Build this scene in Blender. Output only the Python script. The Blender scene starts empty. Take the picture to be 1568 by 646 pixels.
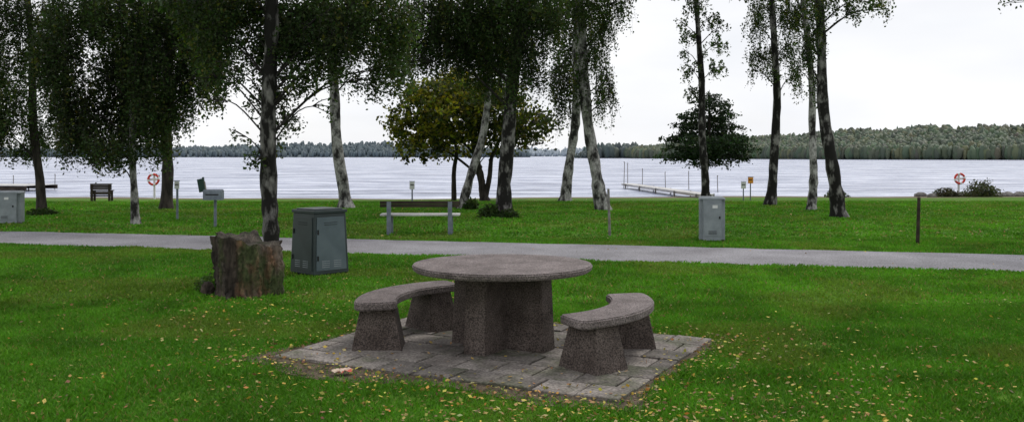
import bpy, bmesh, math, random
import numpy as np
from mathutils import Vector, Matrix
rng=np.random.default_rng(7); random.seed(7)
EYE=1.7; K=1400.0
def unproject(px,py,d):
    """image pixel (horizontal, vertical) + estimated distance -> world position"""
    return np.array([(px-784)*d/K, d, EYE-(py-239)*d/K])
def gz(x,y):
    x=np.asarray(x,float); y=np.asarray(y,float)
    ys=48+.12*np.clip(x,0,40)+.8*np.sin(x*.2)+.45*np.sin(x*.53+1)
    t=np.clip((y-33)/(ys-33),0,6)
    return np.maximum(-.5*t,-2.5)
# ---------------------------------------------------------------- noise
_perm=rng.random((256,256))
def vnoise(x,y,s):
    x=np.asarray(x)*s+100; y=np.asarray(y)*s+100
    xi=np.floor(x).astype(int); yi=np.floor(y).astype(int); fx=x-xi; fy=y-yi
    fx=fx*fx*(3-2*fx); fy=fy*fy*(3-2*fy)
    g=lambda a,b:_perm[a%256,b%256]
    return (g(xi,yi)*(1-fx)+g(xi+1,yi)*fx)*(1-fy)+(g(xi,yi+1)*(1-fx)+g(xi+1,yi+1)*fx)*fy
# ---------------------------------------------------------------- mesh helpers
def link(o,parent=None):
    bpy.context.scene.collection.objects.link(o)
    if parent is not None: o.parent=parent
    return o
def empty(name,loc=(0,0,0),rz=0):
    e=bpy.data.objects.new(name,None); e.location=loc; e.rotation_euler=(0,0,rz); e.empty_display_size=.2
    return link(e)
def np_obj(name,V,F,mat,parent=None,col=None,smooth=False):
    V=np.asarray(V,np.float32); F=np.asarray(F,np.int32); k=F.shape[1]
    me=bpy.data.meshes.new(name)
    me.vertices.add(len(V)); me.vertices.foreach_set('co',V.ravel())
    me.loops.add(F.size); me.loops.foreach_set('vertex_index',F.ravel())
    me.polygons.add(len(F)); me.polygons.foreach_set('loop_start',np.arange(len(F),dtype=np.int32)*k)
    if smooth: me.polygons.foreach_set('use_smooth',np.ones(len(F),bool))
    me.update(calc_edges=True)
    if col is not None:
        a=me.color_attributes.new('Col','FLOAT_COLOR','POINT')
        c=np.ones((len(V),4),np.float32); c[:,:3]=np.clip(col,0.001,1); a.data.foreach_set('color',c.ravel())
    me.materials.append(mat)
    return link(bpy.data.objects.new(name,me),parent)
def bm_obj(name,bm,mat,parent=None,loc=(0,0,0),rot=(0,0,0),smooth=False):
    bmesh.ops.recalc_face_normals(bm,faces=bm.faces[:])
    me=bpy.data.meshes.new(name); bm.to_mesh(me); bm.free()
    if smooth:
        for p in me.polygons: p.use_smooth=True
    me.materials.append(mat)
    o=bpy.data.objects.new(name,me); o.location=loc; o.rotation_euler=rot
    return link(o,parent)
def box(name,size,loc,mat,parent=None,rot=(0,0,0),bev=.005,taper=(1,1)):
    bm=bmesh.new(); bmesh.ops.create_cube(bm,size=1)
    for v in bm.verts:
        top=v.co.z>0
        v.co.x*=size[0]*(taper[0] if top else 1); v.co.y*=size[1]*(taper[1] if top else 1); v.co.z*=size[2]
    if bev>0: bmesh.ops.bevel(bm,geom=bm.edges[:],offset=bev,segments=2,affect='EDGES',profile=.6)
    return bm_obj(name,bm,mat,parent,loc,rot)
def cyl(name,r,h,loc,mat,parent=None,rot=(0,0,0),r2=None,seg=16):
    bm=bmesh.new(); bmesh.ops.create_cone(bm,cap_ends=True,segments=seg,radius1=r,radius2=r if r2 is None else r2,depth=h)
    return bm_obj(name,bm,mat,parent,loc,rot)
# ---------------------------------------------------------------- materials
def newmat(name):
    m=bpy.data.materials.new(name); m.use_nodes=True; nt=m.node_tree
    return m,nt,nt.nodes['Principled BSDF']
def N(nt,t,**kw):
    n=nt.nodes.new(t)
    for k,v in kw.items(): setattr(n,k,v)
    return n
def ramp(nt,src,stops):
    r=N(nt,'ShaderNodeValToRGB'); e=r.color_ramp.elements
    while len(e)<len(stops): e.new(.5)
    for el,(p,c) in zip(e,stops): el.position=p; el.color=(*c,1)
    nt.links.new(src,r.inputs[0]); return r.outputs[0]
def noise(nt,vec,scale,detail=4,rough=.6):
    n=N(nt,'ShaderNodeTexNoise'); n.inputs['Scale'].default_value=scale; n.inputs['Detail'].default_value=detail; n.inputs['Roughness'].default_value=rough
    nt.links.new(vec,n.inputs['Vector']); return n.outputs['Fac']
def coords(nt,sc=(1,1,1)):
    tc=N(nt,'ShaderNodeTexCoord'); mp=N(nt,'ShaderNodeMapping'); mp.inputs['Scale'].default_value=sc
    nt.links.new(tc.outputs['Object'],mp.inputs['Vector']); return mp.outputs[0]
def mixc(nt,fac,a,b,mode='MIX'):
    m=N(nt,'ShaderNodeMix',data_type='RGBA',blend_type=mode)
    if isinstance(fac,(int,float)): m.inputs[0].default_value=fac
    else: nt.links.new(fac,m.inputs[0])
    for i,s in ((6,a),(7,b)):
        if isinstance(s,tuple): m.inputs[i].default_value=(*s,1)
        else: nt.links.new(s,m.inputs[i])
    return m.outputs[2]
def bump(nt,b,h,strength,dist=.01):
    n=N(nt,'ShaderNodeBump'); n.inputs['Strength'].default_value=strength; n.inputs['Distance'].default_value=dist
    nt.links.new(h,n.inputs['Height']); nt.links.new(n.outputs[0],b.inputs['Normal'])
def nmat(name,c1,c2,scale=8,rough=.8,bs=.3,bd=.01,sc=(1,1,1),spec=.3,lo=.35,hi=.65,fine=None,metal=0,fc=.55,patch=None,patch2=None):
    m,nt,b=newmat(name); v=coords(nt,sc); f=noise(nt,v,scale)
    c=ramp(nt,f,[(lo,c1),(hi,c2)])
    for p_ in (patch,patch2):
        if p_:
            pf=ramp(nt,noise(nt,coords(nt,(1,1,.5)),p_[1],4,.6),[(.50,(0,0,0)),(.62,(1,1,1))]); c=mixc(nt,pf,c,p_[0])
    if fine:
        g=noise(nt,v,fine,2,.5); c=mixc(nt,fc,c,ramp(nt,g,[(.35,(.3,.3,.3)),(.65,(1.7,1.7,1.7))]),'MULTIPLY'); 
        bump(nt,b,g,bs,bd)
    elif bs: bump(nt,b,f,bs,bd)
    nt.links.new(c,b.inputs['Base Color']); b.inputs['Roughness'].default_value=rough
    b.inputs['Specular IOR Level'].default_value=spec; b.inputs['Metallic'].default_value=metal
    return m
def leafmat(name,trans=.3):
    m,nt,b=newmat(name); a=N(nt,'ShaderNodeAttribute',attribute_name='Col')
    b.inputs['Roughness'].default_value=.6; b.inputs['Specular IOR Level'].default_value=.25
    nt.links.new(a.outputs['Color'],b.inputs['Base Color'])
    t=N(nt,'ShaderNodeBsdfTranslucent'); nt.links.new(mixc(nt,1.0,a.outputs['Color'],(1.4,1.5,.7),'MULTIPLY'),t.inputs[0])
    mx=N(nt,'ShaderNodeMixShader'); mx.inputs[0].default_value=trans
    nt.links.new(b.outputs[0],mx.inputs[1]); nt.links.new(t.outputs[0],mx.inputs[2])
    nt.links.new(mx.outputs[0],nt.nodes['Material Output'].inputs[0]); return m
M_leaf=leafmat('leaf',.38); M_grass=leafmat('grass_blade',.25); M_litter=leafmat('fallen_leaf',.1); M_forest=leafmat('forest',.0)
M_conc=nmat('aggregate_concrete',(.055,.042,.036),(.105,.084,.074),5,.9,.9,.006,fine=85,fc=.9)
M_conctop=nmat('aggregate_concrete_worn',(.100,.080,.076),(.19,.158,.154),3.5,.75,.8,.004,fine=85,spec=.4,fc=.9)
M_slab=nmat('paving_concrete',(.13,.113,.102),(.26,.232,.21),2.6,.85,.4,.004,fine=50,patch=((.11,.108,.078),1.7))
M_slab2=nmat('paving_concrete_dark',(.082,.072,.064),(.18,.16,.145),3.1,.85,.4,.004,fine=50,patch=((.085,.085,.06),2.1))
M_soil=nmat('soil',(.04,.03,.02),(.12,.09,.06),9,.95,.8,.01,fine=60)
M_path=nmat('gravel_asphalt',(.18,.173,.185),(.265,.258,.275),.8,.9,.5,.004,fine=45)
M_bark=nmat('birch_bark_dark',(.010,.009,.008),(.23,.22,.21),5,.9,.9,.02,sc=(1,1,.5),lo=.50,hi=.66)
M_birch=nmat('birch_bark_white',(.02,.018,.017),(.34,.33,.32),4.5,.85,.6,.015,sc=(1,1,.6),lo=.41,hi=.57,fine=22,fc=.45)
M_limb=nmat('limb_bark',(.010,.009,.008),(.035,.031,.028),7,.9,.5,.01)
M_darkbark=nmat('bark',(.014,.012,.010),(.06,.05,.042),9,.95,1,.02,sc=(1,1,.25))
M_stump=nmat('stump_bark',(.018,.014,.011),(.12,.094,.075),3.5,.95,1,.03,sc=(1,1,.22),fine=24,patch=((.14,.078,.045),2.3),patch2=((.05,.062,.024),3.4))
M_stumptop=nmat('stump_wood',(.035,.030,.024),(.12,.10,.08),7,.9,.8,.01,fine=50,patch=((.05,.062,.03),4))
M_bin=nmat('painted_metal_green',(.012,.021,.023),(.022,.036,.038),3,.45,.1,.002,spec=.5)
M_bin_lit=nmat('painted_metal_green_lit',(.062,.088,.102),(.09,.12,.135),3,.5,.1,.002,spec=.5)  # bin paint lightened: daylight on the right face put into the colour
M_cab=nmat('cabinet_paint',(.17,.195,.215),(.25,.28,.30),4,.5,.15,.002,spec=.5)
M_dark=nmat('dark_slot',(.008,.008,.008),(.014,.014,.014),5,.8,0)
M_white=nmat('white_paint',(.55,.55,.55),(.75,.75,.74),6,.6,.05,.002)
M_red=nmat('red_paint',(.5,.03,.02),(.65,.06,.04),6,.5,.05,.002)
M_orange=nmat('orange_paint',(.7,.25,.02),(.8,.32,.03),6,.5,.05,.002)
M_wood=nmat('weathered_wood',(.024,.018,.015),(.062,.048,.038),6,.9,.6,.005,sc=(.3,1,1),spec=.15)
M_woodg=nmat('grey_wood',(.14,.13,.12),(.26,.25,.24),6,.9,.6,.005,sc=(.3,1,1))
M_woodl=nmat('pale_wood',(.40,.39,.38),(.58,.57,.56),6,.8,.3,.004,sc=(.3,1,1))
M_post=nmat('galvanised_steel',(.11,.13,.17),(.18,.21,.25),8,.55,.1,.002,spec=.5)
M_green=nmat('dark_green_paint',(.012,.035,.03),(.02,.05,.045),6,.6,.1,.002)
M_rock=nmat('rock',(.08,.07,.065),(.2,.19,.18),5,.9,.8,.02)
# ground material
def ground_mat():
    m,nt,b=newmat('lawn_ground'); v=coords(nt)
    big=noise(nt,v,.35,4); mid=noise(nt,v,2.2,6,.7); fine=noise(nt,v,26,5,.75)
    c=ramp(nt,big,[(.35,(.058,.145,.012)),(.65,(.095,.205,.020))])
    c=mixc(nt,.75,c,ramp(nt,mid,[(.3,(.60,.62,.55)),(.7,(1.25,1.2,1.2))]),'MULTIPLY')
    c=mixc(nt,.8,c,ramp(nt,fine,[(.3,(.45,.45,.4)),(.7,(1.45,1.4,1.4))]),'MULTIPLY')
    wn=noise(nt,v,.9,5,.65); f=N(nt,'ShaderNodeMapRange'); f.inputs[1].default_value=.58; f.inputs[2].default_value=.74; f.inputs[4].default_value=.6
    nt.links.new(wn,f.inputs[0]); c=mixc(nt,f.outputs[0],c,(.15,.13,.045))
    sp=N(nt,'ShaderNodeSeparateXYZ'); nt.links.new(v,sp.inputs[0])
    ad=N(nt,'ShaderNodeMath',operation='MULTIPLY_ADD'); nt.links.new(mid,ad.inputs[0]); ad.inputs[1].default_value=.22; nt.links.new(sp.outputs[2],ad.inputs[2])
    f2=N(nt,'ShaderNodeMapRange'); f2.inputs[1].default_value=-.20; f2.inputs[2].default_value=-.32
    nt.links.new(ad.outputs[0],f2.inputs[0]); c=mixc(nt,f2.outputs[0],c,ramp(nt,fine,[(.3,(.10,.075,.05)),(.7,(.24,.20,.15))]))
    nt.links.new(c,b.inputs['Base Color']); b.inputs['Roughness'].default_value=.95; b.inputs['Specular IOR Level'].default_value=.1
    bump(nt,b,fine,.6,.03); return m
M_ground=ground_mat()
def water_mat():
    m,nt,b=newmat('lake_water'); v=coords(nt,(.55,1,1))
    w1=noise(nt,v,1.1,5,.65); w2=noise(nt,coords(nt,(.05,.22,1)),1,4,.6)
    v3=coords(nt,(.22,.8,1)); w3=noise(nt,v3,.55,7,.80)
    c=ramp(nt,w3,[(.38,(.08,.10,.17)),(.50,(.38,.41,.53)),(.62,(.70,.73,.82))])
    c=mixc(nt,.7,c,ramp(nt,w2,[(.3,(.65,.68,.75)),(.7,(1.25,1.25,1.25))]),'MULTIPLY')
    nt.links.new(c,b.inputs['Base Color']); b.inputs['Roughness'].default_value=.25; b.inputs['IOR'].default_value=1.33
    b.inputs['Specular IOR Level'].default_value=.35
    bump(nt,b,w1,.9,.5); return m
M_water=water_mat()
# ---------------------------------------------------------------- world, light, camera
sc=bpy.context.scene
w=bpy.data.worlds.new('World'); sc.world=w; w.use_nodes=True; nt=w.node_tree
bg=nt.nodes['Background']; bg.inputs['Strength'].default_value=.13
sky=N(nt,'ShaderNodeTexSky',sky_type='NISHITA'); sky.sun_disc=False
ELEV,AZ=52,42
sky.sun_elevation=math.radians(ELEV); sky.sun_rotation=math.radians(AZ); sky.dust_density=2
tc=N(nt,'ShaderNodeTexCoord'); mp=N(nt,'ShaderNodeMapping'); mp.inputs['Scale'].default_value=(1,1,3.2); nt.links.new(tc.outputs['Generated'],mp.inputs[0])
cl=noise(nt,mp.outputs[0],2.2,5,.55)
cf=ramp(nt,cl,[(.34,(.88,.88,.88)),(.50,(1,1,1))])
cloud=ramp(nt,noise(nt,mp.outputs[0],3.0,4,.5),[(.36,(7.0,7.15,7.5)),(.60,(7.9,7.95,8.1))])
nt.links.new(mixc(nt,cf,sky.outputs[0],cloud),bg.inputs[0])
sun=bpy.data.lights.new('sun','SUN'); sun.energy=1.5; sun.angle=math.radians(14); sun.color=(1,.96,.9)
so=link(bpy.data.objects.new('sun',sun))
sd=Vector((math.sin(math.radians(AZ))*math.cos(math.radians(ELEV)),math.cos(math.radians(AZ))*math.cos(math.radians(ELEV)),math.sin(math.radians(ELEV))))
so.rotation_euler=(-sd).to_track_quat('-Z','Y').to_euler(); so.location=(20,20,30)
cam=bpy.data.cameras.new('camera'); co=link(bpy.data.objects.new('camera',cam)); co.location=(0,0,EYE); co.rotation_euler=(math.pi/2,0,0)
cam.sensor_width=36; cam.lens=36*K/1568; cam.shift_y=-84/1568; cam.clip_end=12000; cam.clip_start=.1
sc.camera=co
sc.view_settings.view_transform='Standard'; sc.view_settings.look='None'; sc.view_settings.exposure=0
# ---------------------------------------------------------------- ground, path, water
xs=np.unique(np.concatenate([np.linspace(-6000,-400,8),np.linspace(-400,-60,12),np.linspace(-60,60,121),np.linspace(60,400,12),np.linspace(400,6000,8)]))
ys=np.unique(np.concatenate([np.linspace(-6000,-60,8),np.linspace(-60,28,12),np.linspace(28,60,65),np.linspace(60,120,14),np.linspace(120,7000,14)]))
def grid(xs,ys,zf):
    X,Y=np.meshgrid(xs,ys); Z=zf(X,Y); V=np.stack([X.ravel(),Y.ravel(),Z.ravel()],1); nx=len(xs)
    i=np.arange(nx-1)[None,:]+nx*np.arange(len(ys)-1)[:,None]; i=i.ravel()
    return V,np.stack([i,i+1,i+1+nx,i+nx],1)
V,F=grid(xs,ys,gz); np_obj('ground',V,F,M_ground,smooth=True)
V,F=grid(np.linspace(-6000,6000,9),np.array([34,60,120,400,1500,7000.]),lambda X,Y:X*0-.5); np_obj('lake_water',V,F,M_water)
def pedge(x,which):
    x=np.asarray(x); 
    base=(15.25 if which==0 else 17.9)-.25*x+.0035*np.clip(-x-4,0,30)**2*(-.6)
    return base+.10*(vnoise(x,x*0+which*9,1.3)-.5)+.12*(vnoise(x,x*0+which*5,3.5)-.5)
px_=np.linspace(-45,45,900)
a=np.stack([px_,pedge(px_,0),px_*0+.004],1); b_=np.stack([px_,pedge(px_,1),px_*0+.004],1)
n=len(px_); i=np.arange(n-1)
np_obj('path',np.concatenate([a,b_]),np.stack([i,i+1,i+1+n,i+n],1),M_path)
# ---------------------------------------------------------------- patio
PC=np.array([-.085,8.06]); ang=math.radians(-27.4); U=np.array([math.cos(ang),math.sin(ang)]); W=np.array([-math.sin(ang),math.cos(ang)])
def puv(x,y):
    dx=np.asarray(x)-PC[0]; dy=np.asarray(y)-PC[1]; return dx*U[0]+dy*U[1],dx*W[0]+dy*W[1]
th=np.linspace(0,2*math.pi,240,endpoint=False)
r=[]
for t in th:
    c,s=math.cos(t),math.sin(t); R=min(1.58/max(abs(c),1e-6),1.23/max(abs(s),1e-6))
    e=.03+.07*float(vnoise(3*c,3*s,1.1)); 
    if s<-.45: e+=.10
    e+=.26*math.exp(-((t-4.25)/.34)**2)+.12*math.exp(-((t-5.35)/.2)**2)
    r.append(R+e+.05*float(vnoise(c*9,s*9,1.5)))
r=np.array(r); pu=r*np.cos(th); pv=r*np.sin(th)
sx=PC[0]+pu*U[0]+pv*W[0]; sy=PC[1]+pu*U[1]+pv*W[1]
V=np.concatenate([[[PC[0],PC[1],.006]],np.stack([sx,sy,sx*0+.006],1)]); i=np.arange(240)
np_obj('soil_patch',V,np.stack([i*0,i+1,(i+1)%240+1],1),M_soil)
def soil_r(x,y):
    u,v=puv(x,y); t=np.mod(np.arctan2(v,u),2*math.pi); return np.hypot(u,v)-np.interp(t,np.append(th,2*math.pi),np.append(r,r[0]))
pav=empty('paving_slabs',(PC[0],PC[1],0),ang)
S=.345
bmA,bmB=bmesh.new(),bmesh.new()
for rI in range(7):
    v=(rI-3)*S
    offs=(S/2 if rI%2 else 0)
    cells=[]; x=-1.55
    if offs: cells.append((x,x+offs)); x+=offs
    while x<1.55-.01: cells.append((x,min(x+S,1.55))); x+=S
    for ci,(x0,x1) in enumerate(cells):
        if x1-x0<.05: continue
        bm=bmA if random.random()<.55 else bmB
        g=.018; h=.026+random.uniform(-.004,.006)
        res=bmesh.ops.create_cube(bm,size=1)
        vs=res['verts']; tx,ty=random.uniform(-.015,.015),random.uniform(-.015,.015)
        for q in vs:
            lx,ly,lz=q.co.x*(x1-x0-g),q.co.y*(S-g),q.co.z*.04
            q.co=Vector((lx+(x0+x1)/2,ly+v+random.uniform(-.003,.003),lz+h-.02+tx*lx+ty*ly))
        es=list({e for q in vs for e in q.link_edges if all(z.co.z>h-.012 for z in e.verts)})
        bmesh.ops.bevel(bm,geom=es,offset=.006,segments=1,affect='EDGES')
bm_obj('slabs_light',bmA,M_slab,pav); bm_obj('slabs_dark',bmB,M_slab2,pav)
ZP=.028
# ---------------------------------------------------------------- stone table
TC=(-.085,8.1)
tb=empty('stone_picnic_table',(TC[0],TC[1],ZP))
bm=bmesh.new(); bmesh.ops.create_cone(bm,cap_ends=True,segments=96,radius1=.785,radius2=.80,depth=.056)
es=[e for e in bm.edges if len(e.link_faces)==2 and any(len(f.verts)>4 for f in e.link_faces)]
bmesh.ops.bevel(bm,geom=es,offset=.014,segments=3,affect='EDGES')
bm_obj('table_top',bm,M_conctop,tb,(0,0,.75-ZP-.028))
L=.455;T=.215;HH=.696-ZP
bm=bmesh.new()
pts=[(T/2,T/2),(T/2,L),(-T/2,L),(-T/2,T/2),(-L,T/2),(-L,-T/2),(-T/2,-T/2),(-T/2,-L),(T/2,-L),(T/2,-T/2),(L,-T/2),(L,T/2)]
lo=[bm.verts.new((x*1.03,y*1.03,-.02)) for x,y in pts]; hi=[bm.verts.new((x*.96,y*.96,HH)) for x,y in pts]
bm.faces.new(lo); bm.faces.new(hi[::-1])
for k in range(12): bm.faces.new((lo[k],lo[(k+1)%12],hi[(k+1)%12],hi[k]))
bmesh.ops.bevel(bm,geom=bm.edges[:],offset=.008,segments=2,affect='EDGES')
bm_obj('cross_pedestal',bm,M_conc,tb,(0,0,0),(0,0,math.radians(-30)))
def stone_bench(mid_deg,shift=(0,0)):
    e=empty('stone_bench',(TC[0]+.03+shift[0],TC[1]+shift[1],ZP))
    bm=bmesh.new(); NS=40; half=math.radians(39)
    ringi,ringo=[],[]
    for k in range(NS+1):
        s=-1+2*k/NS; t=math.radians(mid_deg)+half*math.sin(s*math.pi/2)
        a_=half*abs(math.sin(s*math.pi/2)); dend=(half-a_)*1.12
        c=.07; hw=.185-(c-math.sqrt(max(0,c*c-(c-min(dend,c))**2)))
        ringi.append((t,1.12-hw)); ringo.append((t,1.12+hw))
    loop=ringo+ringi[::-1]
    P=[(r_*math.cos(t),r_*math.sin(t)) for t,r_ in loop]
    lo=[bm.verts.new((x,y,.352)) for x,y in P]; hi=[bm.verts.new((x,y,.42)) for x,y in P]
    m=len(P)
    for k in range(NS):
        j=m-1-k
        bm.faces.new((hi[k],hi[k+1],hi[j-1],hi[j])); bm.faces.new((lo[k],lo[j],lo[j-1],lo[k+1]))
    for k in range(m):
        bm.faces.new((lo[k],lo[(k+1)%m],hi[(k+1)%m],hi[k]))
    bmesh.ops.remove_doubles(bm,verts=bm.verts[:],dist=.0008)
    es=[ed for ed in bm.edges if len(ed.link_faces)==2 and ed.calc_face_angle(0)>1.0 and abs(ed.verts[0].co.z-ed.verts[1].co.z)<.001]
    bmesh.ops.bevel(bm,geom=es,offset=.012,segments=3,affect='EDGES')
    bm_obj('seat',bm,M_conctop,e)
    for sgn in (-1,1):
        t=math.radians(mid_deg+sgn*26)
        box('leg',(.44,.36,.372),(1.10*math.cos(t),1.10*math.sin(t),.352/2-.008),M_conc,e,(0,0,t),.012,(.68,.66))
stone_bench(156,(-.02,0)); stone_bench(-24,(-.01,-.02))
# ---------------------------------------------------------------- tubes
def tube(path,rad,seg=8,jit=0.0):
    path=np.asarray(path,float); rad=np.asarray(rad,float); n=len(path)
    T=np.gradient(path,axis=0); T/=np.linalg.norm(T,axis=1)[:,None]+1e-9
    ref=np.array([0,1.,0]) if abs(T[:,1]).mean()<.8 else np.array([1.,0,0])
    A=np.cross(T,ref); A/=np.linalg.norm(A,axis=1)[:,None]+1e-9; B=np.cross(T,A)
    t=np.arange(seg)*2*math.pi/seg
    R=rad[:,None]*(1+jit*(rng.random((n,seg))-.5)*2)
    V=path[:,None,:]+R[...,None]*(np.cos(t)[None,:,None]*A[:,None,:]+np.sin(t)[None,:,None]*B[:,None,:])
    i=np.arange(n-1)[:,None]*seg; j=np.arange(seg)[None,:]
    F=np.stack([i+j,i+(j+1)%seg,i+seg+(j+1)%seg,i+seg+j],-1).reshape(-1,4)
    return V.reshape(-1,3),F
def joinVF(lst):
    Vs=[];Fs=[];o=0
    for V,F in lst: Vs.append(V);Fs.append(F+o);o+=len(V)
    return np.concatenate(Vs),np.concatenate(Fs)
def smooth_path(pts,n):
    pts=np.asarray(pts,float); t=np.linspace(0,1,len(pts)); tt=np.linspace(0,1,n)
    P=np.stack([np.interp(tt,t,pts[:,k]) for k in range(3)],1)
    for _ in range(3): P[1:-1]=(P[:-2]+2*P[1:-1]+P[2:])/4
    return P
def leaves(pos,s,col,cj=.35,flat=0):
    n=len(pos); a=rng.normal(size=(n,3)); a/=np.linalg.norm(a,axis=1)[:,None]
    b=rng.normal(size=(n,3)); 
    if flat: a[:,2]*=.25; b[:,2]*=.25; a/=np.linalg.norm(a,axis=1)[:,None]
    b-=a*(a*b).sum(1)[:,None]; b/=np.linalg.norm(b,axis=1)[:,None]
    sz=(s*(.6+.8*rng.random(n)))[:,None]
    V=np.stack([pos-a*sz*.62,pos-b*sz*.38,pos+a*sz*.62,pos+b*sz*.38],1).reshape(-1,3)
    F=np.arange(4*n).reshape(-1,4)
    c=col*(1+cj*(rng.random((n,1))*2-1)); c=c*(1+.12*rng.normal(size=(n,3)))
    return V,F,np.repeat(c,4,0)
def tree(name,d,trunk,r0,r1,clusters,leaf=.06,col=(.035,.060,.016),yel=.12,droop=.9,bark=None,height=11,crown=2.6,nup=14,upcov=.9,extra=None,dvar=.8,flare=1.5,layered=False,limbk=1.0,ycol=(.06,.060,.008)):
    bark=bark or M_birch
    pts=[unproject(px,py,d) for px,py in trunk]
    bx=pts[0][0]; pts[0][2]=float(gz(bx,d))-.05
    for k,p in enumerate(pts[1:]): p[1]+=random.uniform(-.15,.15)
    last=pts[-1]; prev=pts[-2]; dirv=(last-prev)/np.linalg.norm(last-prev)
    z=last[2]; p=last.copy()
    while z<height:
        p=p+np.array([dirv[0]*.8+random.uniform(-.12,.12),random.uniform(-.12,.12),1.0]); z=p[2]; pts.append(p.copy()); dirv=dirv*.8
    n=60; TP=smooth_path(pts,n)
    tt=np.linspace(0,1,n); hz=(TP[:,2]-TP[0,2]); frac=hz/hz[-1]
    ph=random.uniform(0,6); TP[:,0]+=.035*np.sin(hz*1.5+ph)*np.minimum(hz,1); TP[:,1]+=.04*np.cos(hz*1.3+ph)*np.minimum(hz,1)
    rad=r0*(1-frac)**.8+r1*.15; rad=rad*(1+(flare-1)*np.exp(-hz/.22))*(1+.06*rng.normal(size=n)); 
    root=empty(name,tuple(TP[0])); off=TP[0]
    V,F=tube(TP-off,rad,14,.07); np_obj('trunk',V,F,bark,root,smooth=True)
    for (epts,er0,er1) in (extra or []):
        q=[unproject(px,py,d)+np.array([0,oy,0]) for px,py,oy in epts]
        if epts[0][1]>270: q[0][2]=float(gz(q[0][0],q[0][1]))-.05
        Q=smooth_path(q,20); V,F=tube(Q-off,np.linspace(er0,er1,20),9,.06); np_obj('trunk',V,F,bark,root,smooth=True)
    cl=[]
    for c in clusters:
        px,py,rx,ry,cov=c[:5]; dy=c[5] if len(c)>5 else random.uniform(-1,1)*dvar
        cen=unproject(px,py,d); cen[1]+=dy
        s_=d/K; cl.append((cen,rx*s_,ry*s_,cov,1.0))
    ztop=EYE+.171*d+.4
    for k in range(nup):
        zz=random.uniform(ztop,height*.97) if height>ztop+.5 else None
        if zz is None: break
        f=(zz-ztop)/(height-ztop); R=crown*(1-.75*f)*math.sqrt(random.random()); th_=random.uniform(0,6.28)
        ti=np.interp(zz,TP[:,2],np.arange(n)); tp=TP[int(ti)]
        cl.append((np.array([tp[0]+R*math.cos(th_),tp[1]+R*math.sin(th_),zz]),random.uniform(.7,1.15)*crown*.35,random.uniform(.6,1)*crown*.35,upcov,2.1))
    VB=[];LV=[];LF=[];LC=[];o=0
    for cen,rx,rz,cov,lm in cl:
        zs=max(TP[0,2]+1.1,min(cen[2]-.35*abs(cen[0]-bx)-.2, TP[-1,2]-.3))
        if layered: zs=min(cen[2]+.02,TP[-1,2]-.1)
        ti=int(np.interp(zs,TP[:,2],np.arange(n))); st=TP[ti]
        mid=(st+cen)/2+np.array([0,0,(.0 if layered else .22)*np.linalg.norm(cen[:2]-st[:2])+.05])+rng.normal(size=3)*.08
        end=cen+np.array([0,0,rz*.3])
        LP=smooth_path([st,mid,end],9); lr=limbk*max(.010,min(rad[ti]*.34,.012+.011*np.linalg.norm(end-st)))
        VB.append(tube(LP,np.linspace(lr,.005,9),5))
        s=leaf*lm; nl=int(cov*math.pi*rx*rz/(.22*s*s)); per=16 if droop>.4 else 10; ns=max(3,nl//per)
        dr=rng.normal(size=(ns,3)); dr/=np.linalg.norm(dr,axis=1)[:,None]
        rr=rng.random(ns)**.42
        P0=cen+dr*rr[:,None]*np.array([rx,rx,rz])
        Ls=droop*(.35+.9*rng.random(ns))*min(1,rz/.45) if droop>.4 else rx*.35*(.5+rng.random(ns))
        if droop>.4:
            D=np.stack([rng.normal(size=ns)*.14,rng.normal(size=ns)*.14,-np.ones(ns)],1); P0[:,2]+=Ls*.45
        else:
            D=dr*.7+rng.normal(size=(ns,3))*.5; D[:,2]*=(.15 if layered else .55); D[:,2]+=(-.12 if layered else .05)
            D/=np.linalg.norm(D,axis=1)[:,None]
        E=P0+D*Ls[:,None]
        wv=rng.normal(size=(ns,3)); wv[:,2]=0; wv/=np.linalg.norm(wv,axis=1)[:,None]; wv*=.003*lm*(d/20)
        TV=np.stack([P0-wv,P0+wv,E+wv*.5,E-wv*.5],1).reshape(-1,3); VB.append((TV,np.arange(4*ns).reshape(-1,4)))
        for q in range(min(7,ns)):
            pp=P0[q]; VB.append(tube(smooth_path([LP[6],(LP[6]+pp)/2+rng.normal(size=3)*.06+[0,0,.06],pp],5),np.linspace(.009,.004,5)*max(1,d/24),4))
        t=rng.random((ns,per,1)); pos=P0[:,None,:]+D[:,None,:]*Ls[:,None,None]*t
        jit=.05 if droop>.4 else (.05 if layered else .11)
        pos=pos+rng.normal(size=pos.shape)*jit*(.6+t*.6)
        ck=random.uniform(.65,1.4); base_c=np.array(col)*ck
        sc_=np.repeat((base_c[None,:]*(1+.3*(rng.random((ns,1))*2-1))),per,0)
        ym=np.repeat(rng.random(ns)<yel*(.4+1.2*random.random()),per) ; sc_[ym]=sc_[ym]*.5+np.array(ycol)
        V,F,C=leaves(pos.reshape(-1,3),np.full(ns*per,s),sc_)
        LV.append(V);LF.append(F+o);LC.append(C);o+=len(V)
    V,F=joinVF(VB); np_obj('branches',V-off,F,M_limb,root,smooth=True)
    np_obj('foliage',np.concatenate(LV)-off,np.concatenate(LF),M_leaf,root,np.concatenate(LC))
    return root
# left edge tree
tree('birch_tree',26.7,[(64,328),(58,240),(50,120),(44,0)],.12,.1,[(20,30,50,40,1.8),(55,90,45,45,1.5),(10,110,40,45,1.9),(30,170,45,40,1.7),(5,205,30,35,2.0),(60,205,30,30,.9),(85,40,35,40,1.5),(12,232,24,14,1.7),(70,150,22,40,1.1),(35,215,20,20,.9)],bark=M_darkbark,height=12,nup=8)
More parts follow.
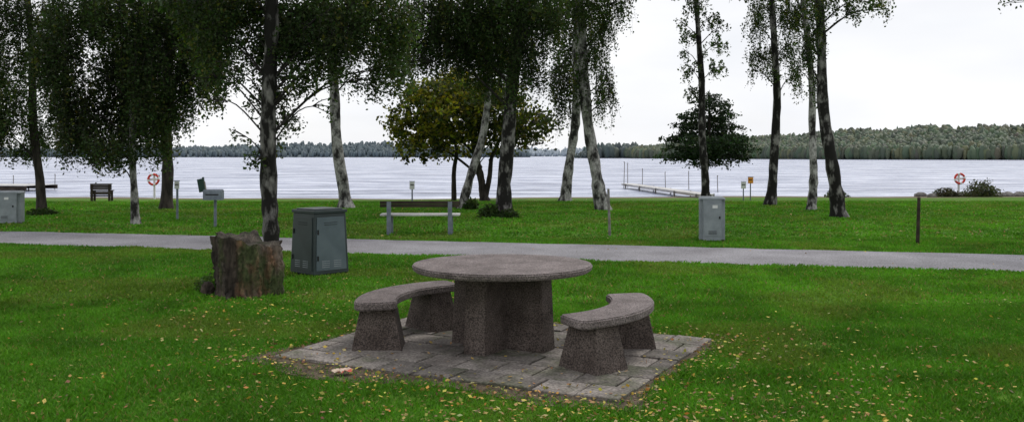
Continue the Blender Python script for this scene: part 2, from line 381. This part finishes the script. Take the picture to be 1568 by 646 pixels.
# weeping dense tree
tree('weeping_birch_tree',22.9,[(208,343),(203,260),(206,150),(212,0)],.085,.07,[(130,30,55,40,2.4),(200,30,60,45,2.6),(270,40,55,45,2.5),(330,20,50,35,2.0),(110,100,45,50,2.4),(170,110,50,55,2.9),(235,110,50,55,2.8),(290,110,42,50,2.2),(120,170,45,45,2.4),(180,185,45,45,2.7),(235,180,40,50,2.3),(140,215,42,25,2.2),(190,232,42,22,2),(165,250,26,9,1.3),(275,165,27,40,1.3),(92,195,26,35,1.5),(345,70,35,50,1.2),(245,225,26,24,1.2),(330,130,20,35,.8)],height=9,crown=2.4,nup=10)
tree('birch_tree',29.4,[(254,319),(254,230),(257,120),(262,0)],.16,.12,[(250,30,50,40,1.3),(300,60,40,40,1.0),(210,80,40,40,1.2),(255,160,25,40,.8)],bark=M_darkbark,height=13,crown=3,nup=8)
# big near birch by the stump
tree('birch_tree',12.7,[(416,428),(414,372),(413,290),(417,200),(413,90),(414,0)],.108,.10,
 [(300,10,60,30,1.6),(370,15,60,30,1.9),(440,20,60,40,2.1),(510,20,55,35,1.9),(575,15,50,35,1.9),(620,40,28,50,1.3),(330,60,40,45,1.5),(390,70,45,45,1.8),(460,70,45,45,1.9),(530,65,45,45,1.7),(590,80,35,45,1.5),(300,95,30,40,1.1),(365,120,25,30,.9),(385,150,22,40,.8),(350,165,18,22,.35),(470,125,30,28,1.1),(510,115,25,30,1.0),(570,125,35,25,1.0),(610,110,22,35,.9),(405,215,18,26,1.0),(397,245,12,12,1.1),(425,170,18,30,.9),(370,205,22,12,.2),(325,130,25,25,.3),(280,50,35,40,1.0),(440,185,14,20,.3),(495,165,14,14,.2),(415,130,30,30,1.2)],
 leaf=.04,droop=.42,height=10,crown=2.7,nup=28,upcov=1.0,bark=M_bark,dvar=.7,flare=1.2,limbk=.6)
tree('birch_tree',30,[(530,318),(519,240),(510,150),(504,60),(500,0)],.18,.13,[(490,40,40,40,1.0),(530,60,40,40,1.0),(560,30,40,40,1.1),(600,60,40,45,1.1),(520,110,25,30,.6),(450,50,35,35,.8),(580,110,30,25,.7)],height=13,crown=3,nup=8)
# big central tree
tree('birch_tree',25.6,[(772,333),(772,270),(778,190),(790,100),(800,0)],.19,.17,[(660,25,45,40,2.1),(720,20,50,40,2.4),(775,30,50,45,2.4),(830,25,40,40,1.6),(690,75,50,36,2.1),(745,85,45,36,2.0),(800,80,35,40,1.6),(640,70,30,36,1.5),(740,125,34,22,1.0),(820,110,25,35,1.0),(845,60,20,45,.9),(630,100,22,20,1.0),(790,140,20,28,1.0)],bark=M_bark,height=14,crown=3.6,nup=14,yel=.12)
tree('birch_tree',29.4,[(706,321),(722,270),(738,215),(748,140),(752,50),(750,0)],.12,.1,[(700,55,50,40,1.2),(740,55,40,40,1.0),(770,80,35,40,.9)],height=12,nup=8)
# broad yellow-green tree behind
tree('maple_tree',39,[(742,303),(738,275),(728,240),(720,190),(715,150)],.16,.1,
 [(640,192,46,24,2.4),(612,185,22,26,1.6),(700,150,52,28,2.8),(655,155,38,28,2.5),(755,165,52,32,2.8),(805,190,40,22,2.4),(680,212,60,17,2.6),(745,205,55,20,2.6),(700,180,52,28,2.8),(650,230,44,11,1.9),(800,212,38,12,1.6),(770,235,30,7,.7),(690,125,38,20,1.8),(740,135,42,20,1.8),(835,190,22,16,1.3),(620,220,28,12,1.5),(635,140,28,18,1.4),(700,234,40,6,.9)],
 leaf=.14,col=(.038,.052,.010),yel=.42,ycol=(.150,.140,.010),droop=.1,bark=M_darkbark,height=5.6,nup=0,dvar=1.4,
 extra=[([(742,300,0),(750,270,.1),(752,240,.2),(770,205,.3)],.13,.06),([(694,302,.5),(694,260,.4),(700,230,.3),(690,200,.2)],.12,.05)])
# pair of birches right of centre
tree('birch_tree',36,[(865,307),(873,250),(881,180),(884,110),(880,0)],.18,.14,[(865,20,35,35,1.5),(870,80,25,35,1.4),(862,130,18,35,1.3),(900,50,30,35,1.2),(856,175,9,28,.7),(872,175,9,30,.6),(850,120,12,40,1.0)],leaf=.08,height=13,nup=10,droop=1.3)
tree('birch_tree',28.7,[(924,322),(912,270),(902,210),(896,130),(890,60),(885,0)],.18,.14,[(930,15,32,25,1.4),(895,20,30,25,1.4),(920,60,20,30,1.0),(905,95,25,30,1.2),(928,130,12,35,1.1),(935,155,7,25,.8),(915,150,12,30,.9),(890,130,12,25,.9),(950,20,18,16,.9)],height=12,nup=10,droop=1.1)
# tall sparse tree + low dark tree
tree('birch_tree',36,[(1080,301),(1077,240),(1074,150),(1071,60),(1066,0)],.15,.12,[(1060,15,20,18,.8),(1090,30,18,18,.7),(1058,60,18,14,.7),(1092,75,18,16,.7),(1055,110,16,14,.7),(1100,105,18,14,.8),(1065,140,16,14,.7),(1100,45,12,10,.5),(1045,85,10,12,.5),(1080,90,15,12,.6),(1050,40,12,14,.5)],leaf=.08,bark=M_bark,droop=.5,height=12,nup=8,upcov=.5)
tree('pine_tree',38,[(1082,302),(1083,270),(1084,220),(1087,138)],.13,.05,
 [(1050,240,36,6,2.4),(1112,243,34,6,2.4),(1085,250,30,5,1.6),(1040,226,26,5,2.2),(1126,228,26,6,2.4),(1084,228,44,9,2.8),(1030,212,18,5,2.0),(1055,210,26,7,2.6),(1108,211,32,8,2.8),(1138,213,14,4,1.8),(1085,200,40,10,2.8),(1055,192,24,6,2.4),(1118,194,24,6,2.4),(1088,184,34,9,2.8),(1062,176,22,6,2.2),(1110,177,22,6,2.2),(1086,167,28,8,2.4),(1072,157,18,5,2.0),(1100,158,18,5,2.0),(1087,148,18,6,2),(1085,215,44,9,2.6),(1132,240,14,4,1.4),(1035,243,14,4,1.4),(1070,235,34,8,2),(1105,222,34,8,2.2)],
 leaf=.085,col=(.020,.038,.018),yel=.02,droop=.1,bark=M_darkbark,height=4.4,nup=0,dvar=.9,layered=True)
tree('birch_tree',31.7,[(1179,314),(1188,240),(1188,150),(1185,60),(1183,0)],.15,.12,[(1175,15,30,20,1.2),(1150,45,18,22,.9),(1205,30,22,22,1.1),(1185,85,28,18,1.1),(1155,90,16,16,.8),(1215,75,18,22,1.0),(1180,115,20,10,.7),(1145,115,10,14,.55),(1215,125,12,22,.55)],height=12,nup=8,upcov=.6,bark=M_bark)
tree('birch_tree',28.7,[(1242,322),(1246,250),(1246,150),(1238,60),(1232,0)],.12,.1,[(1225,20,24,22,1.2),(1235,80,20,26,1.1),(1220,110,15,22,.8),(1240,140,12,20,.6)],height=11,nup=6,upcov=.6)
tree('birch_tree',25.3,[(1285,334),(1271,260),(1263,170),(1257,90),(1253,0)],.17,.14,[(1275,8,40,14,1.0),(1330,8,38,12,.9),(1235,20,26,24,1.0),(1300,28,18,12,.6),(1235,60,18,26,.8),(1360,16,12,12,.6),(1262,60,12,20,.4),(1225,100,12,18,.5)],height=12,nup=9,upcov=.7,bark=M_bark)
# a tree out of frame to the right whose twig tips hang in
tree('birch_tree',20,[(1760,345),(1755,200),(1745,60),(1740,-60)],.17,.12,[(1536,4,6,12,.5),(1548,-20,20,14,.8),(1600,-30,40,25,.9),(1680,-20,50,40,1)],height=11,nup=10,leaf=.05,droop=.4)
# ---------------------------------------------------------------- far forests
bm=bmesh.new(); bmesh.ops.create_icosphere(bm,subdivisions=2,radius=1)
IV=np.array([v.co[:] for v in bm.verts]); IF=np.array([[v.index for v in f.verts] for f in bm.faces]); bm.free()
def forest(name,shore,depth,rise,n,hr,col,haze,hz,taper=False):
    shore=np.array(shore,float); t=np.linspace(0,1,len(shore))
    s=rng.random(n); wd=depth*rng.random(n)**1.3
    x=np.interp(s,t,shore[:,0]); y=np.interp(s,t,shore[:,1])+wd
    prof=lambda s,wd,x:np.interp(s,t,rise)*np.clip(wd/depth,0,1)**.8*(.75+.5*vnoise(x,x*0,.012))-.3
    z=prof(s,wd,x)
    h=hr*(.7+.5*rng.random(n))*(.85+.3*vnoise(x,y,.05)); 
    if taper: h*=np.clip(np.sin(s*math.pi)*1.6,.3,1)
    rw=h*(.20+.14*rng.random(n))
    V=IV[None]*(1+.16*rng.normal(size=(n,len(IV),1)))
    V=V*np.stack([rw,rw,h*.55],1)[:,None,:]+np.stack([x,y,z+h*.45],1)[:,None,:]
    F=(IF[None]+np.arange(n)[:,None,None]*len(IV)).reshape(-1,3)
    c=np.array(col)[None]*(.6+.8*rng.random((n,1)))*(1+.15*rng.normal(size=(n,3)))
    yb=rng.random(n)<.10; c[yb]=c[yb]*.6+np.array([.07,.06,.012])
    c=c*(1-haze)+np.array(hz)*haze  # distance haze painted into the tree colours, likewise the slope below
    root=empty(name,(0,0,0))
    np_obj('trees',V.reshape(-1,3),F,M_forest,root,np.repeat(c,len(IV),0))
    ss=np.linspace(0,1,60); ww=np.linspace(0,depth,8)
    SX=np.interp(ss,t,shore[:,0]); SY=np.interp(ss,t,shore[:,1])
    V=[];
    for w_ in ww:
        V.append(np.stack([SX,SY+w_,prof(ss,w_,SX)-(1 if w_==0 else 0)],1))
    V=np.concatenate(V); i=(np.arange(59)[None]+60*np.arange(7)[:,None]).ravel()
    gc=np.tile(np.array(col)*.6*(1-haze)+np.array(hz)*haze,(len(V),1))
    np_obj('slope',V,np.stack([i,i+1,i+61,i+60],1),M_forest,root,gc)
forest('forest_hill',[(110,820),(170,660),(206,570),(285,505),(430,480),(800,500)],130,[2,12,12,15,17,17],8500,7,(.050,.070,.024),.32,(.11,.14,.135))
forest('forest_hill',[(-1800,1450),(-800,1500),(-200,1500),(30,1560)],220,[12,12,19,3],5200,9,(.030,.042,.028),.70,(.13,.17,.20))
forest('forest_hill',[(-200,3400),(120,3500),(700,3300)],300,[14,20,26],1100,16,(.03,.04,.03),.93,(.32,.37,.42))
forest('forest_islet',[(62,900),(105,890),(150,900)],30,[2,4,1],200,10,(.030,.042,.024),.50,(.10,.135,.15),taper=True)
# ---------------------------------------------------------------- grass
def grass(n,y0,y1,hmin,hmax,wd):
    y=np.sqrt(y0**2+(y1**2-y0**2)*rng.random(n)); x=(rng.random(n)*2-1)*y*.68
    u,v=puv(x,y); e=.06*vnoise(x,y,4)
    keep=~((np.abs(u)<1.55+e)&(np.abs(v)<1.21+e))
    keep&=~((y>pedge(x,0)+.0)&(y<pedge(x,1)-.0))
    sr=soil_r(x,y)+.22*(vnoise(x,y,4)-.5)
    keep&=rng.random(n)<np.clip((sr+.16)/.18,.10,1)
    keep&=(vnoise(x,y,1.1)>.13)|(rng.random(n)<.5)
    x=x[keep];y=y[keep];n=len(x)
    h=(hmin+(hmax-hmin)*rng.random(n))*(.6+.8*vnoise(x,y,1.7)); a=rng.random(n)*6.283
    ln=h*(.25+.9*rng.random(n)); b2=rng.random(n)*6.283; w_=wd*(.6+.8*rng.random(n))
    z=gz(x,y)
    P=np.stack([x,y,z-.003],1); dx=np.stack([np.cos(a)*w_/2,np.sin(a)*w_/2,0*w_],1)
    tip=P+np.stack([np.cos(b2)*ln,np.sin(b2)*ln,h],1); mid=P+np.stack([np.cos(b2)*ln*.3,np.sin(b2)*ln*.3,h*.62],1)
    V=np.stack([P-dx,P+dx,mid+dx*.7,tip,mid-dx*.7],1).reshape(-1,3); F=np.arange(5*n).reshape(-1,5)
    g=vnoise(x,y,.35)[:,None]; g2=vnoise(x,y,2.3)[:,None]; g3=vnoise(x+40,y,.9)[:,None]
    A=np.array([.064,.192,.011]); B=np.array([.102,.275,.016]); Cc=np.array([.15,.20,.032])
    c=A*(1-g)+B*g; c=c*(.68+.64*g2); yy=np.clip((g3-.60)*3,0,.55); c=c*(1-yy)+Cc*yy
    dead=(rng.random(n)<.05)[:,None]; c=np.where(dead,np.array([.26,.21,.08]),c)
    c=c*(.7+.6*rng.random((n,1)))
    return V,F,np.repeat(c,5,0)
parts=[grass(330000,4.6,10.5,.020,.045,.009),grass(250000,10.5,19,.022,.05,.018),grass(160000,19,36,.025,.055,.04)]
Vs=[];Fs=[];Cs=[];o=0
for V,F,C in parts: Vs.append(V);Fs.append(F+o);Cs.append(C);o+=len(V)
np_obj('grass',np.concatenate(Vs),np.concatenate(Fs),M_grass,None,np.concatenate(Cs))
# ---------------------------------------------------------------- fallen leaves
n=80000; y=np.sqrt(4.8**2+(17**2-4.8**2)*rng.random(n)); x=(rng.random(n)*2-1)*y*.66
u,v=puv(x,y); dist=np.maximum(np.abs(u)-1.55,np.abs(v)-1.2)
pr=.008*np.clip((13-y)/4,.25,1)+.10*vnoise(x,y,.6)**3*np.clip((12-y)/4,.1,1)+.8*np.exp(-np.clip(dist,0,9)/.25)*(dist>0)*np.where((v<-1)|(u>1.4),1,.3)+.7*np.exp(-((x-.6)**2/2.6+(y-5.8)**2/.6))+.12*np.exp(-((x+1.8)**2/4+(y-9.0)**2/6))+.08*np.exp(-((x+3.2)**2/1.5+(y-10.5)**2/.6))+.12*np.exp(-((x-2.4)**2/1.5+(y-7.5)**2/3))
edge=np.minimum(1.55-np.abs(u),1.2-np.abs(v))
pr=np.where(dist<0,.05+.25*np.exp(-np.clip(edge,0,9)/.18)*(vnoise(x,y,2)>.4),pr)
k=rng.random(n)<pr; x=x[k];y=y[k];dist=dist[k];n=len(x)
z=np.where(dist<0,.040,.012+.028*rng.random(n)); z=np.where((y>pedge(x,0))&(y<pedge(x,1)),.010,z)
cols=np.array([[.42,.33,.06],[.50,.38,.08],[.30,.19,.07],[.20,.12,.06],[.36,.30,.12],[.48,.22,.05]])
V,F,C=leaves(np.stack([x,y,z],1),np.full(n,.028),cols[rng.choice(6,n,p=[.22,.14,.26,.18,.16,.04])],flat=1)
np_obj('fallen_leaves',V,F,M_litter,None,C)
n=3500; y=np.sqrt(18**2+(40**2-18**2)*rng.random(n)); x=(rng.random(n)*2-1)*y*.62
k=(rng.random(n)<vnoise(x,y,.4)**2)&~((y>pedge(x,0))&(y<pedge(x,1))); x=x[k];y=y[k];n=len(x)
V,F,C=leaves(np.stack([x,y,gz(x,y)+.03],1),np.full(n,.045),cols[rng.choice(6,n,p=[.08,.02,.4,.37,.12,.01])],flat=1)
np_obj('fallen_leaves',V,F,M_litter,None,C)
# ---------------------------------------------------------------- stump
def stump():
    e=empty('tree_stump',(-3.27,11.25,0))
    NS,NR=96,26; V=[]
    for k in range(NR):
        f=k/(NR-1)
        for j in range(NS):
            t=j*2*math.pi/NS; c,s=math.cos(t),math.sin(t)
            lob=.035*math.sin(3*t+.6)+.028*math.sin(7*t+2+f)+.018*math.sin(13*t+f*2)+.014*math.sin(23*t-f)
            R=.330+lob+.045*f+.05*math.exp(-f*9)*(1+.9*math.sin(5*t+1))+.018*random.uniform(-1,1)
            if c<-.2: R+=.03*f
            m_=min(1,max(0,(c-.05)*3))
            top=.755-.11*m_+.02*math.sin(5*t)+.012*math.sin(17*t)
            R+=.05*m_*math.sin(f*math.pi)
            V.append((R*c,R*s,f*top-.02))
    base=(NR-1)*NS
    F=[(k*NS+j,k*NS+(j+1)%NS,(k+1)*NS+(j+1)%NS,(k+1)*NS+j) for k in range(NR-1) for j in range(NS)]
    np_obj('bark',V,F,M_stump,e)
    VT=[];RR=10; rim=V[base:base+NS]
    for r_ in range(RR):
        f=1-r_/(RR-1)
        for j in range(NS):
            x,y,z=rim[j]; VT.append((x*f*.995,y*f*.995,.67+(z-.67)*f**1.5-(.05*(1-f)) +(random.uniform(-.012,.012) if r_ else 0)))
    FT=[(r_*NS+j,r_*NS+(j+1)%NS,(r_+1)*NS+(j+1)%NS,(r_+1)*NS+j) for r_ in range(RR-1) for j in range(NS)]
    np_obj('cut_top',VT,FT,M_stumptop,e)
    for (ax,r_,l) in ((255,.06,.16),(280,.05,.12)):
        t=math.radians(ax); P=smooth_path([(.30*math.cos(t),.30*math.sin(t),.16),(.38*math.cos(t),.38*math.sin(t),.06),((.40+l)*math.cos(t+.15),(.40+l)*math.sin(t+.15),-.02)],9)
        V,F=tube(P,np.linspace(r_,.02,9),8,.15); np_obj('root',V,F,M_stump,e)
    bm=bmesh.new()
    r_=bmesh.ops.create_icosphere(bm,subdivisions=3,radius=.09)
    for v in bm.verts: v.co=Vector((v.co.x*.9,v.co.y*.8,v.co.z*1.1))*random.uniform(.9,1.08)+Vector((-.46,-.05,.07))
    bm_obj('broken_bark',bm,M_stump,e)
stump()
# ---------------------------------------------------------------- litter bin
def bin_():
    e=empty('litter_bin',(-2.80,13.3,0),math.radians(46))
    B=.60;Tt=.535;H=.86
    box('body',(B,B,H),(0,0,H/2+.02),M_bin,e,bev=.008,taper=(Tt/B,Tt/B))
    box('plinth',(B*.96,B*.96,.04),(0,0,.0),M_dark,e,bev=.003)
    box('lid',(Tt+.035,Tt+.035,.045),(0,0,H+.045),M_bin,e,bev=.008)
    box('lid_top',(Tt-.06,Tt-.06,.02),(0,0,H+.077),M_bin,e,bev=.006)
    sl=math.atan((B-Tt)/2/H)
    for ang_,pm in ((0,M_bin),(-math.pi/2,M_bin_lit),(math.pi/2,M_bin),(math.pi,M_bin)):
        def P(off,side,z):
            r_=B/2-(z-.02)*math.tan(sl)+off
            return (r_*math.cos(ang_)-side*math.sin(ang_),r_*math.sin(ang_)+side*math.cos(ang_),z)
        box('panel',(.012,B*.86,H*.88),P(.004,0,H*.50+.02),pm,e,(0,-sl,ang_),.004,(1,Tt/B))
        for r_ in range(4):
            for c in (-1,1):
                box('vent_slot',(.006,.13,.009),P(.011,c*.10,.12+r_*.028),M_cab,e,(0,-sl,ang_),0)
        for r_ in range(2):
            box('vent_slot',(.006,.22,.006),P(.011,0,.72+r_*.03),M_dark,e,(0,-sl,ang_),0)
        box('hinge',(.02,.02,.07),P(.012,-.22,.62),M_dark,e,(0,-sl,ang_),.003)
        box('hinge',(.02,.02,.07),P(.012,-.23,.25),M_dark,e,(0,-sl,ang_),.003)
bin_()
# ---------------------------------------------------------------- utility cabinets
def cabinet(x,y,w_,d_,h,rz,label=True):
    e=empty('utility_cabinet',(x,y,float(gz(x,y))),rz)
    bm=bmesh.new(); bmesh.ops.create_cube(bm,size=1)
    for v in bm.verts: v.co.x*=w_; v.co.y*=d_; v.co.z*=h-.06
    bmesh.ops.bevel(bm,geom=[q for q in bm.edges if abs(q.verts[0].co.z-q.verts[1].co.z)>.1],offset=.07,segments=5,affect='EDGES')
    bm_obj('body',bm,M_cab,e,(0,0,(h-.06)/2+.02))
    bm=bmesh.new(); bmesh.ops.create_cube(bm,size=1)
    for v in bm.verts:
        k=.86 if v.co.z>0 else 1; v.co.x*=(w_+.04)*k; v.co.y*=(d_+.04)*k; v.co.z*=.06
    bmesh.ops.bevel(bm,geom=bm.edges[:],offset=.02,segments=3,affect='EDGES')
    bm_obj('cap',bm,M_cab,e,(0,0,h-.012))
    box('base',(w_*.96,d_*.96,.06),(0,0,.01),M_conc,e)
    box('door',(w_-.15,.01,h-.22),(0,-d_/2-.004,h/2),M_cab,e,bev=.003)
    box('lock',(.03,.02,.05),(w_*.28,-d_/2-.014,h*.55),M_dark,e,bev=.003)
    if label: box('label',(.10,.004,.06),(.05,-d_/2-.0115,h*.80),M_white,e,bev=0)
    for k in range(3): box('vent_slot',(.16,.004,.008),(0,-d_/2-.0115,h*.18+k*.025),M_dark,e,bev=0)
cabinet(4.01,18.35,.50,.36,.87,math.radians(-8)); cabinet(-12.75,23.1,.72,.42,.80,math.radians(10))
# ---------------------------------------------------------------- park bench (faces the lake)
def park_bench(x,y,w_,rz=0,name='park_bench',leg=M_post,seat=M_woodl,zs=(.625,.693),inset=.20):
    e=empty(name,(x,y,float(gz(x,y))),rz); hw=w_/2-inset
    for s in (-1,1):
        box('leg',(.09,.06,.72),(s*hw,0,.35),leg,e,bev=.006)
        box('leg',(.08,.06,.42),(s*hw,.40,.20),leg,e,bev=.006)
        box('seat_support',(.07,.336,.05),(s*hw,.20,.375),leg,e,bev=.004)
    for k in range(3): box('seat_slat',(w_,.125,.04),(0,.11+k*.14,.425),seat,e,bev=.005)
    for z_ in zs: box('back_slat',(w_,.03,.062),(0,.048,z_),M_wood,e,bev=.005)
park_bench(-2.0,19.75,1.72)
park_bench(-17.1,38,.85,.15,'wooden_bench',M_wood,M_wood,(.22,.30,.36,.50,.565,.63,.695),.08)
# ---------------------------------------------------------------- posts and small things
def post(name,x,y,h,r,mat,lean=(0,0),cap=True):
    e=empty(name,(x,y,float(gz(x,y)))); cyl('post',r,h,(0,0,h/2-.03),mat,e,(lean[0],lean[1],0),r*.85,12)
    if cap: cyl('cap',r*1.15,.02,(math.sin(lean[1])*h/2,-math.sin(lean[0])*h/2,h-.02),mat,e,(lean[0],lean[1],0),r*.6,12)
    return e
post('marker_post',2.06,19.4,1.02,.03,M_woodg,(0,-.03)); post('wooden_post',7.82,17.6,.92,.035,M_wood,(0,.03))
def signpost(name,x,y,h,sw,sh,mat,r=.025,box_d=.02,face=0):
    g=float(gz(x,y)); e=empty(name,(x,y,g),face)
    cyl('post',r,h,(0,.02+box_d/2,h/2-.02),M_post,e); box('board',(sw,box_d,sh),(0,0,h-sh/2+.02),mat,e,bev=.004)
    box('frame',(sw+.03,.012,.02),(0,.0,h+.035),M_post,e,bev=0); box('frame',(sw*.7,.004,sh*.12),(0,-box_d/2-.003,h-sh*.35),M_dark,e,bev=0)
    return e
signpost('junction_box_on_post',-7.15,21.9,.86,.44,.23,M_post,.035,.22)
signpost('small_sign',-8.98,24.5,1.0,.13,.2,M_white,.03)
signpost('small_sign',-4.0,36.6,.78,.20,.30,M_white,.03)
signpost('small_sign',9.75,38.5,.75,.20,.28,M_white,.025); signpost('warning_sign',10.1,38.7,.95,.22,.26,M_orange,.025)
def buoy(x,y,R=.25):
    g=float(gz(x,y)); e=empty('life_buoy_stand',(x,y,g))
    box('post',(.08,.08,1.25),(0,0,.6),M_white,e); box('crossbar',(.46,.03,.08),(0,-.056,.95),M_white,e)
    r_=.055
    for q in range(2):
        V=[];F=[];n1,n2=40,10
        for i_ in range(n1):
            a_=i_*2*math.pi/n1
            for j in range(n2):
                b=j*2*math.pi/n2; V.append(((R+r_*math.cos(b))*math.cos(a_),r_*math.sin(b)-.13,(R+r_*math.cos(b))*math.sin(a_)+.95))
        for i_ in range(n1):
            if ((i_%10)<3)!=(q==1): continue
            for j in range(n2): F.append((i_*n2+j,i_*n2+(j+1)%n2,((i_+1)%n1)*n2+(j+1)%n2,((i_+1)%n1)*n2+j))
        np_obj('ring_band',V,F,M_red if q==0 else M_white,e,smooth=True)
buoy(-17.4,44.5); buoy(23.2,47.5)
e=empty('information_board',(-14.4,42.5,float(gz(-14.4,42.5)))) 
cyl('post',.05,1.1,(.1,0,.5),M_green,e,(0,-.12,0)); box('board',(.30,.06,.62),(-.02,-.06,.66),M_green,e,(0,-.18,0)); box('board_trim',(.05,.07,.62),(.18,-.065,.55),M_woodg,e,(0,-.18,0))
def jetty(name,p0,p1,w_,z,piles=True,mat=None,bh=.10):
    p0=np.array(p0);p1=np.array(p1);Lg=np.linalg.norm(p1-p0);a_=math.atan2(p1[1]-p0[1],p1[0]-p0[0])
    e=empty(name,(p0[0],p0[1],z),a_); n=int(Lg/.16)
    bm=bmesh.new()
    for k in range(n):
        r_=bmesh.ops.create_cube(bm,size=1)
        for v in r_['verts']: v.co=Vector((v.co.x*.15+k*.16+.08,v.co.y*w_+random.uniform(-.01,.01),v.co.z*.04+.02))
    bm_obj('planks',bm,M_woodl,e)
    for s in (-1,1): box('beam',(Lg,.08,bh),(Lg/2,s*(w_/2-.08),-bh/2-.004),mat or M_woodl,e)
    if piles:
        for k in range(int(Lg/4)+1):
            for s in (-1,1): cyl('pile',.045,.9,(k*4+.2,s*(w_/2+.05),-.40),M_woodg,e)
jetty('jetty',(9.6,45.2),(7.9,63),.8,-.22)
jetty('floating_dock',(-44,60),(-29.8,58),3.2,-.16,mat=M_wood,bh=.24)
for k,(x,y,h) in enumerate(((8.1,64,1.7),(9.2,64.5,1.3),(10.4,62,1.1),(11.6,60,1.2),(12.6,56,1.0),(7.6,62,1.8),(-30,60,1.0),(-33,60.5,.9))):
    e=empty('mooring_pole',(x,y,-.5)); cyl('pole',.025,h+.6,(0,0,h/2-.3),M_woodg,e,(0,random.uniform(-.03,.03),0)); cyl('cap',.035,.05,(0,0,h),M_woodg,e)
# shrubs / rocks
def shrub(name,x,y,rx,rz,leaf=.06,col=(.04,.07,.02),n=900):
    g=float(gz(x,y)); D=rng.normal(size=(n,3)); D/=np.linalg.norm(D,axis=1)[:,None]; D[:,2]=abs(D[:,2])
    lump=.6+.5*vnoise(D[:,0]*3+x,D[:,1]*3+D[:,2]*3,1.3)
    P=D*(rng.random((n,1))**.4)*lump[:,None]*np.array([rx,rx*.7,rz*1.3]); 
    V,F,C=leaves(P,np.full(n,leaf),np.tile(np.array(col),(n,1)))
    root=empty(name,(x,y,g)); np_obj('leaves',V,F,M_leaf,root,C)
    st=[tube(smooth_path([(0,0,0),P[k]*.5+[0,0,.05],P[k]],5),np.linspace(.015,.004,5),4) for k in range(24)]
    V,F=joinVF(st); np_obj('stems',V,F,M_darkbark,root)
shrub('shrub',-.62,25.4,.38,.32); shrub('shrub',-.1,25.2,.35,.2)
shrub('shrub',-13.6,26.5,.5,.18); shrub('shrub',-1.3,29.2,.3,.3)
shrub('waterside_shrub',24.2,47,1.1,.75,.09,(.05,.06,.025),1800); shrub('waterside_shrub',22.6,47.5,.9,.4,.09,(.05,.05,.03),1000)
shrub('waterside_shrub',28,48,1.4,.35,.09,(.06,.07,.025),1300); shrub('waterside_shrub',16.5,46.5,.8,.3,.08,(.05,.07,.025),700)
shrub('shrub',-3.75,11.5,.28,.2,.035,(.05,.10,.02),700)
bm=bmesh.new()
for k in range(26):
    r_=bmesh.ops.create_icosphere(bm,subdivisions=2,radius=random.uniform(.12,.32)); ox,oy=random.uniform(21.5,30),random.uniform(47,50)
    for v in r_['verts']: v.co=Vector((v.co.x*1.3*random.uniform(.9,1.1)+ox,v.co.y+oy,v.co.z*.7*random.uniform(.85,1.15)+float(gz(ox,oy))+.05))
bm_obj('shore_rocks',bm,M_rock)
# crumpled wrapper
bm=bmesh.new(); bmesh.ops.create_grid(bm,x_segments=8,y_segments=6,size=.5)
for v in bm.verts: v.co=Vector((v.co.x*.15,v.co.y*.08,.02+random.uniform(-.012,.02)))
bm_obj('food_wrapper',bm,nmat('wrapper_paper',(.60,.48,.38),(.55,.12,.08),14,.6,.2,.003,lo=.5,hi=.58),None,(-1.32,7.08,.02),(0,0,.3))
